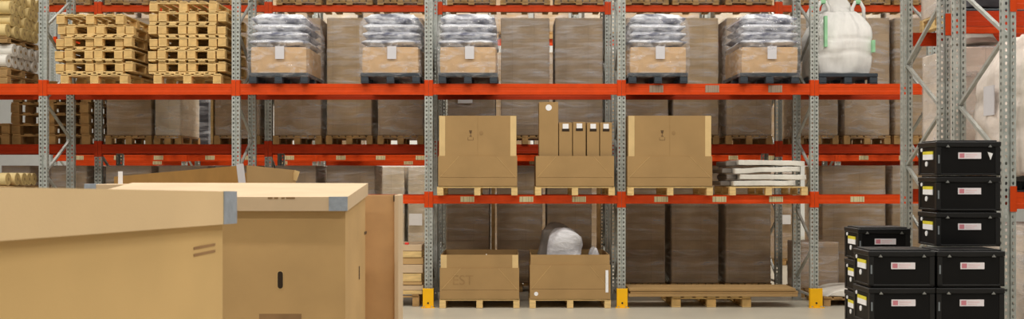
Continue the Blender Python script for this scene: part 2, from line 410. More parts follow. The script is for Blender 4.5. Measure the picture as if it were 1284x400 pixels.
# the two pallet stacks on the upper shelf: pallets laid in nested pairs, every second one upside down
GP = 'wooden pallets stacked on the upper shelf'
src = thing('wooden_pallet', 'bottom wooden pallet of the left upper stack', 'pallet', (0,0,0), 0, GP)
PHT, BT = .143, .0178
pallet_parts(src, .98, 1.2, PHT, 7, .118, boards=7, bw=.098, board_t=BT)
def stack(name, x0, tiers, first=None):
    n = 2*tiers + 2; k = 0
    def put(dx, dz, flip):
        nonlocal k
        lab = ('bottom' if k == 0 else 'topmost' if k == n-1 else ORD[k]) + ' wooden pallet ' + ('counted up ' if 0 < k < n-1 else '') + 'of the ' + name
        loc = (x0 + .49 + dx, D1 + .61 + random.uniform(-.02,.02) + .012*(k%3), UPPER1 + .002 + dz)
        rz = random.uniform(-.008, .008)
        if k == 0 and first: o = first; o.location = loc; o['label'] = lab
        else: o = dup(src, loc, 0, lab, GP)
        o.rotation_euler = (0, PI, rz) if flip else (0, 0, rz)
        k += 1
    put(.02, 0, False); z = PHT + .002
    for q in range(tiers):
        j = random.uniform(-.02, .02) - .05
        s_ = .128
        put(j - .01 if q % 4 != 3 else j + s_, z + PHT, True)
        put(j + s_ if q % 4 != 3 else j - .01, z + 2*BT + .001, False)
        z += PHT + 2*BT + .003
    put(-.05, z, False)
stack('left stack on the upper shelf', X(74, D1), 4, src)
stack('right stack on the upper shelf', X(191, D1), 5)

# ------------------------------------------------------------------ film wrapped carton loads
def block_fn(amp, seed, bulge=.0):
    def fn(u, v, t, co):
        n = noise.noise_vector(co*2.2 + Vector((seed*3.1, seed, -seed)))
        k = 1 + bulge*math.sin(PI*t)
        # rounded vertical corners
        cr = .97 if abs(u) > .99 and abs(v) > .99 else 1
        return Vector((co.x*k*cr + n.x*amp, co.y*k*cr + n.y*amp, co.z + n.z*amp*.5*(t > .05)))
    return fn
def load(name, label, x0, x1, y0, depth, z0, htot, m, group, ph=.14, film='film', pallet='wood_old', sticker=None):
    w = x1-x0; seed = random.uniform(0, 50)
    t = thing(name, label, 'wrapped load', ((x0+x1)/2, y0+depth/2, z0), 0, group)
    link('pallet', shared_pallet(w*.99, depth, ph, .1, pallet), t)
    lw = w - .03
    MB().box(-lw/2, lw/2, -depth/2+.015, depth/2-.015, ph, htot-.012, .012).build('carton_stack', m, t)
    MB().blob(lw+.026, depth-.004, htot-ph+.04-max(0,.05-ph), block_fn(.006, seed, .006), 7, max(.005, ph-.045)).build('stretch_film', M[film], t, smooth=True)
    if sticker:
        sx, sz, sw, sh = sticker
        MB().box(sx-sw/2, sx+sw/2, -depth/2-.022, -depth/2-.019, sz-sh/2, sz+sh/2).build('paper_sheet', M['paper'], t)
    return t
LY = D2 - .04
LH = 2.085
def L2(lab, p0, p1, lvl, k, film='film', h=LH, m=None, name='wrapped_carton_load', **kw):
    z0 = (.002 if lvl == 'g' else A2+.002 if lvl == 'a' else B2+.002)
    return load(name, lab, X(p0, LY), X(p1, LY), LY, 1.05, z0, h, m or M['loads'][k], {'g':'wrapped loads on the floor of the second rack','a':'wrapped loads on the middle shelf of the second rack','b':'wrapped loads on the top shelf of the second rack'}[lvl], film=film, **kw)
# middle shelf, left to right
L2('dark tan wrapped carton load just right of the shaded pallet stack', 132, 190, 'a', 3)
L2('pale wrapped load left of the dark gap in the middle shelf', 193, 227, 'a', 1, 'film2', m=M['load_pale'])
L2('brown wrapped load right of the dark gap, by a leaning board', 268, 326, 'a', 0, 'film2')
L2('wrapped carton load behind first grey sack load, glossy base', 342, 403, 'a', 0, 'film2')
L2('wrapped carton load between first and second sack loads', 408.5, 467, 'a', 1)
L2('wrapped carton load behind second sack load', 473, 531, 'a', 0, 'film2')
L2('wrapped load behind the left open box with paper label', 560, 622, 'a', 2, sticker=(-.1, .72, .24, .1))
L2('tall bare wrapped carton load right of the third sack load', 627, 690, 'a', 2)
L2('tall bare wrapped carton load left of the fourth upright', 695, 757, 'a', 2)
L2('wrapped carton load behind the fourth sack load', 784, 839, 'a', 0)
L2('wrapped carton load between fourth and fifth sack loads', 843, 902, 'a', 1)
L2('wrapped carton load behind the fifth sack load', 910, 969, 'a', 1, 'film2')
L2('wrapped carton load behind the pale sack and fifth upright', 1000, 1052, 'a', 1, 'film2')
L2('wrapped carton load right of the big white sack', 1058, 1117, 'a', 0, 'film2')
L2('wrapped carton load beside the grey end frame, middle shelf', 1121, 1176, 'a', 0)
# floor
for lab, p0, p1, k in (('grey wrapped load beneath rolls at far left', 0, 38, 2), ('grey wrapped load under the shaded pallet stack', 62, 109, 2), ('grey wrapped load under the dark tan load', 131, 190, 2),
    ('long grey wrapped load under the dark gap', 197, 262, 2), ('grey wrapped load above the open carton flaps', 268, 326, 2), ('grey wrapped load above white taped flap end', 344, 397, 2), ('grey wrapped load above the lidded carton corner', 408, 471, 2),
    ('dark wrapped load behind the left floor box', 558, 614.5, 3), ('dark wrapped load between the two floor boxes', 622, 681, 3), ('dark wrapped load behind the box with clear plastic', 685, 743, 3),
    ('dark wrapped load right of the middle yellow foot guard', 783, 835, 3), ('dark wrapped load above the middle of the flat sheets', 841, 902, 3), ('dark wrapped load above the right end of flat sheets', 909, 968, 3),
    ('tall wrapped load behind the low wrapped box', 1030, 1112, 0), ('tall wrapped load behind the grey end frame', 1118, 1170, 0)):
    L2(lab, p0, p1, 'g', k)
# top shelf of the second rack: only the feet show under the upper picture edge
for i, (p0, p1) in enumerate(((58,113),(131,186),(196,255),(262,322),(346,403),(409,467),(473,531),(560,622),(627,690),(695,757),(784,839),(843,902),(910,969),(1000,1052),(1058,1117),(1121,1176))):
    L2('%s load from the left on the top shelf of the second rack' % (ORD+['thirteenth','fourteenth','fifteenth','sixteenth'])[i], p0, p1, 'b', i%3, h=1.2, ph=.072, m=(M['load_pale'] if i%2 else None))
# third rack
LY3 = D3 - .04
def L3(lab, p0, p1, z0, h, m, film='film', name='wrapped_carton_load', **kw):
    return load(name, lab, X(p0, LY3), X(p1, LY3), LY3, 1.05, z0, h, m, 'distant wrapped loads in the far rack', film=film, **kw)
L3('distant pale wrapped load right of the lidded carton', 472, 507.5, .002, 2.12, M['load_pale'])
L3('distant pale wrapped load with white sheet left of third upright', 511, 549, .002, 2.12, M['load_pale'], sticker=(-.15, .98, .28, .25))
L3('distant wrapped load with white sheet behind the slabs pallet', 966, 1000, .002, 2.0, M['loads'][0], sticker=(.05, .98, .18, .2))
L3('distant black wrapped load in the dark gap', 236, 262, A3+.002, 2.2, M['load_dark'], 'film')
L3('distant wrapped load left of the dark gap', 182, 222, A3+.002, 2.2, M['loads'][0])
k3 = 0
for i in range(7):
    for j in range(3):
        xa = X3[i] + .16 + j*.86
        pa, pb = CX + xa*F/LY3, CX + (xa+.76)*F/LY3
        L3('%s %s load on far rack top shelf %s' % (['left','middle','right'][j], ['pale','brown','tan'][k3%3], far[i]), pa, pb, B3+.002, 1.5+.1*((k3*7)%3), [M['load_pale'], M['loads'][0], M['loads'][1]][k3 % 3])
        k3 += 1
k3 = 0
for i in range(2, 7):
    for j in range(3):
        xa = X3[i] + .16 + j*.86
        pa, pb = CX + xa*F/LY3, CX + (xa+.80)*F/LY3
        if pb > 470 and pa < 560: k3 += 1; continue
        if not (955 < pb and pa < 1010): L3('%s shaded load on far rack floor %s' % (['left','middle','right'][j], far[i]), pa, pb, .002, 2.0, M['loads'][3])
        L3('%s load on far rack middle shelf %s' % (['left','middle','right'][j], far[i]), pa, pb, A3+.002, 2.2, M['loads'][k3 % 3])
        k3 += 1
# shaded pallet stack on the middle shelf, far left
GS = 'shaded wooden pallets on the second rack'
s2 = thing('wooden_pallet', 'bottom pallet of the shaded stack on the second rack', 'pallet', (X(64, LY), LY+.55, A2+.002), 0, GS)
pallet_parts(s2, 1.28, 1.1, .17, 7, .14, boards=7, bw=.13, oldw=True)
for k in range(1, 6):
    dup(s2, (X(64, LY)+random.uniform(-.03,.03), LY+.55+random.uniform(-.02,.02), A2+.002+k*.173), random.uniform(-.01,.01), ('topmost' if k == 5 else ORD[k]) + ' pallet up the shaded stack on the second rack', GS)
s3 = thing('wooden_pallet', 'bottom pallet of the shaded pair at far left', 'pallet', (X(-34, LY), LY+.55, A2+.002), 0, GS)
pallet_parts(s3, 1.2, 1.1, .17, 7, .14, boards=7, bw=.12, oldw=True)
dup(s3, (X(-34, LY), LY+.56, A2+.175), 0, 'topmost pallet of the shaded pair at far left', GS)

for px, lab in ((618.3, 'pale timber plank standing behind the left floor box'), (751, 'pale timber plank standing behind the box with clear plastic')):
    tag(MB().box(-.032, .032, 0, .06, 0, 2.0, .004).build('timber_plank', M['wood_old'], None, (X(px, LY), LY+.02, .002)), lab, 'board', 'timber planks standing between floor loads')
# leaning board beside the dark gap
tag(MB().box(-.02, .02, 0, .8, 0, .95, .004).build('timber_plank', M['wood'], None, (X(264.5, LY), LY+.05, A2+.002)), 'pale board standing left of a brown wrapped load', 'board')

# ------------------------------------------------------------------ sack loads on plastic pallets
def plastic_pallet(w, d, h=.15):
    b = MB()
    b.box(-w/2, w/2, -d/2, d/2, h-.055, h, .008)
    for i in (-1,0,1):
        for j in (-1,0,1):
            xc, yc = i*(w/2-.06), j*(d/2-.07)
            b.box(xc-.055, xc+.055, yc-.065, yc+.065, .012, h-.056, .006)
        b.box(i*(w/2-.06)-.055, i*(w/2-.06)+.055, -d/2, d/2, 0, .0115)
    return b.mesh('plastic_pallet', M['dark_plastic'])
PP = plastic_pallet(.86, 1.2)
def bag_fn(seed, dome):
    def fn(u, v, t, co):
        r = max(abs(u), abs(v)); e = 1 - .78*max(0, (r-.45)/.55)**3      # pinched rim
        zc = .5
        z = (t-zc)*e + zc
        hgt = co.z  # placed by caller
        n = noise.noise_vector(Vector((co.x*3.2+seed, co.y*3.2, seed*2+t*1.5)))
        n2 = noise.noise(Vector((co.x*9+seed*5, co.y*7, t*4)))
        sx = 1 - .05*abs(2*t-1)**2
        return Vector((co.x*sx + n.x*.022, co.y*sx + n.y*.02, z + n.z*.06 + n2*.05 + (-.05*r*r)*dome))
    return fn
def bag_part(t, w, d, z, h, seed, dome, dx=0):
    b = MB(); b.blob(w, d, 1.0, bag_fn(seed, dome), 10)
    for v in b.bm.verts: v.co.z = z + v.co.z*h; v.co.x += dx
    return b.build('sack', M['bag'], t, smooth=True)
def sack_load(label, x0, y0, rz=0):
    w, d = .82, 1.18
    t = thing('sack_load', label, 'sack load', (x0 + w/2, y0 + d/2, UPPER1+.002), rz, 'film wrapped sack loads on the upper shelf')
    link('plastic_pallet', PP, t)
    seed = random.uniform(0, 90)
    MB().blob(w, d, .37, block_fn(.008, seed, .012), 6, .15).build('carton_base', M['carton_bag'], t, smooth=False)
    z = .52; hs = (.125, .125, .13, .15)
    for k, h in enumerate(hs):
        bag_part(t, w+.03-.02*k, d-.03*k, z-.012*k-.012, h+.048, seed+k*7, .3 if k < 3 else 1.6, random.uniform(-.012,.012))
        z += h
    def film(u, v, tt, co):
        n = noise.noise_vector(Vector((co.x*3+seed, co.y*3, co.z*5)))
        top = max(0, (tt-.75)/.25); k = 1.0 + .02*math.sin(PI*tt) - .10*top*top
        return Vector((co.x*k + n.x*.018, co.y*k + n.y*.018, co.z + n.z*.015 - .03*top*(u*u+v*v)))
    MB().blob(w+.06, d+.03, 1.02-.09, film, 10, .09).build('stretch_film', M['film_sack'], t, smooth=True)
    MB().box(-.06+.02, .07+.02, -d/2-.034, -d/2-.031, .345, .53).build('paper_sheet', M['dull_paper'], t)
    return t
sack_load('film wrapped grey sack load just right of the pallet stacks', X(313, 14.9), 14.92)
sack_load('film wrapped grey sack load left of the third upright', X(453.5, 14.9), 14.92)
sack_load('film wrapped grey sack load right of the third upright', X(551, 14.9), 14.92)
sack_load('film wrapped grey sack load right of the fourth upright', X(790, 14.9), 14.92)
sack_load('film wrapped grey sack load left of the big white sack', X(930, 14.9), 14.92)

def crumple(seed, amp, freq, taper=.0):
    def fn(u, v, t, co):
        n = noise.noise_vector(co*freq + Vector((seed, seed*2, 0)))
        k = 1 - taper*t*t
        q = 1 - .25*max(0, abs(u)*abs(v)-.4)
        return Vector((co.x*k*q + n.x*amp, co.y*k*q + n.y*amp, co.z + n.z*amp - .12*t*(u*u)))
    return fn
# big white woven sack
def big_sack(name, label, cx, y0, z0, w, d, h, seed, m, lean=0, loops=True, stripes=True, spout=False, group=None, rnd=.5, top=.55, pal=True):
    t = thing(name, label, 'bulk sack', (cx, y0+d/2, z0), 0, group)
    zb = 0
    if pal: link('plastic_pallet', PP, t); zb = .152
    def fn(u, v, tt, co):
        # square with round corners, bulged body, drawn in near the top
        L = max(abs(u), abs(v), 1e-6); q = (u*u+v*v)**.5
        k = (1-rnd) + rnd*L/q if q > 0 else 1
        prof = .93 + .10*math.sin(PI*min(1, tt*1.25))
        if tt > .6: prof *= 1 - (1-top)*((tt-.6)/.4)**2.2
        ang = math.atan2(v, u)
        fold = .018*math.sin(ang*11+seed) * (.3+tt) + .022*math.sin(ang*19+seed*2)*tt*tt
        for tb in (.30, .52): prof -= .035*math.exp(-((tt-tb+.02*math.sin(ang*3+seed))/.022)**2)
        n = noise.noise_vector(Vector((co.x*3.5+seed, co.y*3.5, co.z*4.0)))*1.6
        return Vector((co.x*k*prof*(1+fold) + n.x*.022 + lean*tt, co.y*k*prof*(1+fold) + n.y*.022, co.z + n.z*.02 + (0 if tt < .98 else -.05*q)))
    MB().blob(w, d, h, fn, 30, zb).build('sack_body', m, t, smooth=True)
    if loops:
        for sx in (-1, 1):
            for sy in (-1, 1):
                x, y = sx*w*.30+lean, sy*d*.25; zt = zb + h
                pts = [(x-.09, y, zt-.2), (x-.085, y, zt+.02), (x-.04, y, zt+.11), (x+.03, y, zt+.11), (x+.08, y, zt+.02), (x+.09, y, zt-.2)]
                MB().tube(pts, .028, 6).build('lifting_loop', m, t, smooth=True)
                MB().tube(pts[2:4], .031, 6).build('loop_stitching', M['green'], t)
    if spout:
        MB().blob(w*.46, d*.4, .3, crumple(seed, .06, 5, .1), 10, zb+h-.06).build('gathered_spout', m, t, smooth=True)
    if stripes:
        for sx in (-.35, .46):
            MB().box(sx*w-.02, sx*w+.02, -d*.5-.035, -d*.5+.03, zb+h*(.40 if sx < 0 else .32), zb+h*(.86 if sx < 0 else .5)).build('green_stripe', M['green'], t)
    return t
big_sack('bulk_sack', 'big white woven sack with green stripes on dark pallet', 4.88, 15.10, UPPER1+.002, .86, .98, .98, 3.0, M['fibc'], group=None, top=.5, rnd=.3, spout=True)

# ------------------------------------------------------------------ open cardboard boxes on wooden pallets
def box_pallet(label, px0, px1, y0, z0, d=1.15, group='wooden pallets under the open boxes'):
    x0, x1 = X(px0, y0), X(px1, y0); w = x1-x0
    t = thing('wooden_pallet', label, 'pallet', ((x0+x1)/2, y0+d/2, z0), 0, group)
    h = .125
    MB().box(-w/2, w/2, -d/2, d/2, h-.018, h, .003).build('deck', M['wood'], t)
    for i in (-1,0,1):
        xc = i*(w/2-.045)
        for j in (-1,0,1): MB().box(xc-.045, xc+.045, j*(d/2-.05)-.05, j*(d/2-.05)+.05, .016, h-.019, .003).build('block', M['wood'], t)
        MB().box(xc-.045, xc+.045, -d/2, d/2, 0, .0155, .002).build('bottom_board', M['wood'], t)
    return t, h
def walls(b, w, d, z0, z1, th=.008, ins=0):
    a, c = w/2-ins, d/2-ins
    b.box(-a, a, -c, -c+th, z0, z1); b.box(-a, a, c-th, c, z0, z1)
    b.box(-a, -a+th, -c+th, c-th, z0, z1); b.box(a-th, a, -c+th, c-th, z0, z1)
    return b
def open_box(label, px0, px1, y0, z0, ht, hs, d=1.12, tape=True, mark=False, sleeve=True):
    x0, x1 = X(px0, y0), X(px1, y0); w = x1-x0
    t = thing('cardboard_box', label, 'cardboard box', ((x0+x1)/2, y0+d/2, z0), 0, 'open cardboard boxes on wooden pallets')
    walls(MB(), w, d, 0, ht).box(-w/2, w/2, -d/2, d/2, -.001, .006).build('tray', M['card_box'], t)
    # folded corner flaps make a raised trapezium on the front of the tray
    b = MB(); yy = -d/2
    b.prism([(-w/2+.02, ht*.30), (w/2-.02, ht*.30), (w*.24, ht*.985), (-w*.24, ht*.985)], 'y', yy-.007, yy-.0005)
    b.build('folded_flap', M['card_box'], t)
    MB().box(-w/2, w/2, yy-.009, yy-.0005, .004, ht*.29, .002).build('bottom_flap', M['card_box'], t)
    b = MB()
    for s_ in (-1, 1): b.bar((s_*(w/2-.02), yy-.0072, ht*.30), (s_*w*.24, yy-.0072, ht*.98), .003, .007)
    b.build('worn_crease', M['card_edge'], t)  # paler strips laid along the slanted folds
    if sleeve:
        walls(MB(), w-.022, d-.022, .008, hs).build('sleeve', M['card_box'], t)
        if tape:
            for s in (-1, 1):
                xx = s*(w/2-.011-.045)
                MB().box(xx-.043, xx+.043, yy+.0085, yy+.0105, ht, hs-.003).build('tape_strip', M['card_edge'], t)
        if mark:
            g = MB(); px = -w*.09; zz = hs-.30
            g.prism([(px-.022, zz+.09), (px+.022, zz+.09), (px+.012, zz+.045), (px-.012, zz+.045)], 'y', yy+.0087, yy+.0103)
            g.box(px-.003, px+.003, yy+.0087, yy+.0103, zz+.01, zz+.045); g.box(px-.016, px+.016, yy+.0087, yy+.0103, zz, zz+.01)
            for a in (-.04, .036): g.box(px+a, px+a+.004, yy+.0087, yy+.0103, zz-.05, zz-.01)
            g.box(px-.04, px+.04, yy+.0087, yy+.0103, zz-.054, zz-.05)
            g.build('printed_glass_mark', M['ink'], t)
            MB().cyl((w*.045, yy+.0087, zz+.05), (w*.045, yy+.0103, zz+.05), .03, 14).build('faint_round_mark', M['faint'], t)
            MB().box(-.002, .002, yy+.0088, yy+.0103, ht, hs-.003).build('board_seam', M['faint'], t)
    return t
Y1 = 14.86
pt, ph = box_pallet('wooden pallet under the left open box on the shelf', 548, 649, Y1, MID1+.002)
zt = MID1 + .002 + ph + .002
open_box('tall open cardboard box right of the third upright, middle shelf', 549.5, 648.5, Y1, zt, Z(195.5, Y1)-zt, Z(145, Y1)-zt, mark=True)
box_pallet('wooden pallet under the box of tall cartons', 671, 771, Y1, MID1+.002)
open_box('low cardboard box holding five upright cartons', 672, 770, Y1, zt, Z(195.5, Y1)-zt, 0, sleeve=False)
box_pallet('wooden pallet under the right open box on the shelf', 787, 894, Y1, MID1+.002)
open_box('tall open cardboard box right of the fourth upright, middle shelf', 787, 893, Y1, zt, Z(196, Y1)-zt, Z(145, Y1)-zt, mark=True)
# rear flap of the right box, sticking up
tag(MB().box(-.20, .20, 0, .006, 0, .92, .002).build('cardboard_sheet', M['card_box'], None, (X(860, 15.6), 15.60, zt+.012)), 'cardboard sheet peeking above the right tall open box', 'cardboard sheet')
# upright cartons
def tall_carton(label, p0, p1, ptop, y0, d, hole, dy=0):
    y0 = 14.92
    x0, x1 = X(p0, y0), X(p1, y0); w = x1-x0; z0 = zt+.010; h = Z(ptop, y0)-z0
    t = thing('tall_carton', label, 'carton', ((x0+x1)/2, y0+d/2, z0), 0, 'tall cartons standing in the low box')
    MB().box(-w/2, w/2, -d/2, d/2, 0, h, .004).build('carton_body', M['card_box'], t)
    if hole:
        MB().box(-w*.28, w*.28, -d/2-.002, -d/2+.001, h-.13, h-.09).build('hand_hole', M['hole'], t)
        MB().box(-w*.22, w*.22, -d/2-.003, -d/2-.0005, h-.09, h-.02).build('label', M['paper'], t)
    else:
        MB().cyl((0,-d/2-.003,h-.08), (0,-d/2-.0005,h-.08), .045, 16).build('round_sticker', M['paper'], t)
    return t
tall_carton('tallest narrow carton at left in the low box', 676, 700, 128, 15.0, .45, False)
for i, (a, b, tp) in enumerate(((701, 717.5, 153.5), (718.5, 734.5, 153), (736, 751.5, 153.5), (752.5, 767.5, 153.5))):
    tall_carton('%s short carton right of the tallest one in the low box' % ORD[i], a, b, tp, 15.0, .42, True)

# floor boxes
box_pallet('wooden pallet under the left floor box', 551, 651.5, Y1, .002)
zf = .002 + .125 + .002
open_box('open cardboard box on the floor beside the left yellow guard', 551.5, 651, Y1, zf, Z(336, Y1)-zf, Z(319.5, Y1)-zf)
box_pallet('wooden pallet under the floor box with clear plastic', 664, 766, Y1, .002)
t = open_box('open floor box with clear plastic bags sticking out', 664.5, 765.5, Y1, zf, Z(332, Y1)-zf, Z(319.5, Y1)-zf, tape=False)
MB().box(X(761,Y1)-X(715,Y1)-.02, X(761,Y1)-X(715,Y1)+.02, -.5725, -.5705, .10, .42).build('tape_strip', M['paper'], t, (0,0,0))
MB().cyl((-.49,-.571,.08), (-.49,-.568,.08), .03, 12).build('round_sticker', M['paper'], t)
# faint printing on the left floor box
def text_mesh(s, size):
    cu = bpy.data.curves.new('print', 'FONT'); cu.body = s; cu.size = size; cu.extrude = .0006; cu.align_x = 'CENTER'
    o = bpy.data.objects.new('print', cu); C.objects.link(o); bpy.context.view_layer.update()
    me = bpy.data.meshes.new_from_object(o.evaluated_get(bpy.context.evaluated_depsgraph_get()))
    bpy.data.objects.remove(o, do_unlink=True); return me
fb = [o for o in C.objects if o.get('label','').startswith('open cardboard box on the floor')][0]
me = text_mesh('EST', .2); me.materials.clear(); me.materials.append(M['faint'])
o = link('faint_print', me, fb, (-.24, -.5685, .21)); o.rotation_euler = (PI/2, 0, 0)
# plastic in the second floor box
tag(MB().blob(.52, .36, .92, crumple(4, .07, 3.5, .1), 12, .08).build('plastic_bag', M['film3'], None, (X(709, 15.25), 15.20, zf+.012), smooth=True), 'large clear crumpled plastic bag in the right floor box', 'plastic bag')
tag(MB().blob(.18, .2, .68, crumple(14, .03, 6, .1), 8, .04).build('plastic_bag', M['film3'], None, (X(746, 15.25), 15.28, zf+.012), smooth=True), 'small clear plastic bag at right in the right floor box', 'plastic bag')
tag(MB().blob(.60, .3, .98, crumple(24, .04, 3, .3), 10, .06).build('foam_bundle', M['grey_end'], None, (X(697, 15.6), 15.66, zf+.012), smooth=True), 'dark grey wrapped bundle behind the clear plastic bag', 'bundle')
tag(MB().blob(.09, .09, .60, crumple(34, .01, 6, .3), 4, .02).build('plastic_bag', M['white_film'], None, (X(610, 15.2), 15.2, zf+.012), smooth=True), 'white plastic tip poking out of the left floor box', 'plastic bag')

# white wrapped slabs on a pallet
sp, h_ = box_pallet('pale wooden pallet under the white wrapped slabs', 915, 1013, Y1+.05, MID1+.002)
zs = MID1 + .002 + h_ + .003
for i, (a, b, dz, tilt, nmx) in enumerate(((921, 998, .0, .012, 'lowest'), (929, 1011, .095, .0, 'second lowest'), (923, 1004, .185, .03, 'second highest'), (928, 1010, .29, -.02, 'topmost'))):
    x0, x1 = X(a, 14.9), X(b, 14.9); w = x1-x0
    t = thing('wrapped_slab', nmx + ' white wrapped slab left of the fifth upright', 'slab', ((x0+x1)/2, 15.42, zs+dz), 0, 'white wrapped slabs on the pallet')
    sd = i*5.0
    def fn(u, v, tt, co, sd=sd, tilt=tilt, w=w):
        n = noise.noise_vector(co*4 + Vector((sd, 0, sd)))
        return Vector((co.x + n.x*.012, co.y + n.y*.012, co.z + n.z*.012 + abs(tilt)*.5*w*0 + (co.x+w/2 if tilt > 0 else w/2-co.x)*abs(tilt)))
    MB().blob(w, 1.0, .07, fn, 9, .006).build('slab_body', M['white_film'], t, smooth=True)
    MB().box(-w/2-.16, -w/2-.012, -.30, .42, .008, .075, .01).build('grey_end', M['grey_end'], t)

# flat sheets on a pallet on the floor
sp = thing('wooden_pallet', 'wooden pallet under the long flat cardboard sheets', 'pallet', (X(893, 14.9), 15.5, .002), 0)
pallet_parts(sp, 1.15, 1.1, .16, 7, .13, boards=7, bw=.12)
for i in range(3):
    w = [2.44, 2.42, 2.40][i]; x = X(894, 14.9) + (.0, .02, -.01)[i]
    tag(MB().box(-w/2, w/2, -.28, .28, 0, .038, .004).build('cardboard_sheet', M['card_box'], None, (x, 15.16 + (.0,.02,.01)[i], .164+i*.040)), ['lowest','middle','topmost'][i] + ' long cardboard sheet between the two right yellow guards', 'cardboard sheet', 'long flat cardboard sheets')

# low wrapped box behind the fifth frame, white slab beside it
load('wrapped_carton_load', 'low wrapped carton load behind the rightmost yellow guard', X(1001, 16.15), X(1053, 16.15), 16.15, .72, .002, .875, M['loads'][0], None, film='film2')
t = thing('wrapped_slab', 'flat white wrapped slab on floor beside rightmost yellow guard', 'slab', (5.08, 15.55, .002), 0)
link('pallet', shared_pallet(1.05, .9, .13), t)
MB().blob(1.05, .9, .12, crumple(3, .012, 4), 8, .135).build('slab_body', M['white_film'], t, smooth=True)

# flat panels pile at the third upright's foot, left side
GB = 'flat panels piled beside the left yellow guard'
zz = .002
sup = thing('wooden_pallet', 'low pallet under the panel pile beside left yellow guard', 'pallet', (-1.95, 15.5, .002), 0)
pallet_parts(sup, 1.2, .9, .17, 5, .1, boards=5, oldw=True); zz = .175
ys = [(366,370), (358,363.5), (354.5,357.5), (345,354), (334,343), (325,332), (318,324.5), (311,317.5)]
for i, (ya, yb) in enumerate(ys):
    h = (yb-ya)/F*15.1*1.15; z0 = max(zz, Z(yb+.6, 15.1)); 
    w = 1.15 + .03*math.sin(i*2.2)
    o = MB().box(-w, 0, 0, .85, 0, h, .004).build('flat_panel', [M['wood'], M['card_lid'], M['card']][i%3], None, (X(531, 15.1)-.015+.015*math.sin(i*1.7), 15.08+.01*(i%2), zz))
    tag(o, ('lowest' if i == 0 else 'topmost' if i == 7 else ORD[i]) + ' flat panel ' + ('counted up ' if 0 < i < 7 else '') + 'in the pile left of third upright', 'panel', GB)
    zz += h + .006 + (.02 if i in (3,) else 0)*0
tag(MB().box(-.03, .03, -.02, .02, 0, .03, .006).build('red_tag', mat('red_plastic', (226,60,50), .5), None, (X(510, 15.1), 15.12, zz)), 'small red tag on top of the flat panel pile', 'tag')

# ------------------------------------------------------------------ rolls at far left
def roll_src(label, m, me, group):
    t = thing('fabric_roll', label, 'roll', (0,0,0), 0, group)
    MB().cyl((-1.5,0,0), (0,0,0), .094, 22).build('wrapped_roll', m, t, smooth=False)
    MB().cyl((0,0,0), (.004,0,0), .083, 22).build('roll_end', me, t)
    MB().cyl((.004,0,0), (.006,0,0), .025, 12).build('core', M['roll_core'], t)
    return t
XE = -7.32
def rolls(what, m, me, rows, zc, group, cols=5, nrow=''):
    src = None
    for r in range(rows):
        for c in range(cols):
            loc = (XE + random.uniform(-.03,.03), 15.06 + c*.197 + (r%2)*.098, zc + r*.166)
            lab = '%s roll from the front, %s row up, %s' % (ORD[c], ORD[r], what)
            if src is None: src = roll_src(lab, m, me, group); src.location = loc
            else: dup(src, loc, 0, lab, group)
def bearer(label, z, h, n=1):
    for k in range(n):
        t = thing('wooden_pallet', label if n == 1 else ['lower','upper'][k] + ' ' + label, 'pallet', (XE-.78, 15.5, z+k*(h+.002)), 0)
        pallet_parts(t, 1.55, 1.0, h, 7, .14, boards=7, bw=.13, oldw=True, board_t=.018)
bearer('wooden pallet beneath the white rolls', UPPER1+.002, .118, 2)
zr = UPPER1 + .002 + .24 + .096
rolls('white stack', M['roll_w'], M['roll_end_w'], 2, zr, 'white rolls on the upper shelf')
zb = zr + .166 + .096
bearer('thin wooden pallet between white and beige rolls', zb, .085)
rolls('upper beige stack', M['roll_b'], M['roll_end'], 4, zb+.087+.096, 'beige rolls on the upper shelf')
bearer('wooden pallet under the lower beige rolls', MID1+.002, .135)
rolls('lower beige stack', M['roll_b'], M['roll_end'], 1, MID1+.002+.137+.096, 'beige rolls on the lower shelf')

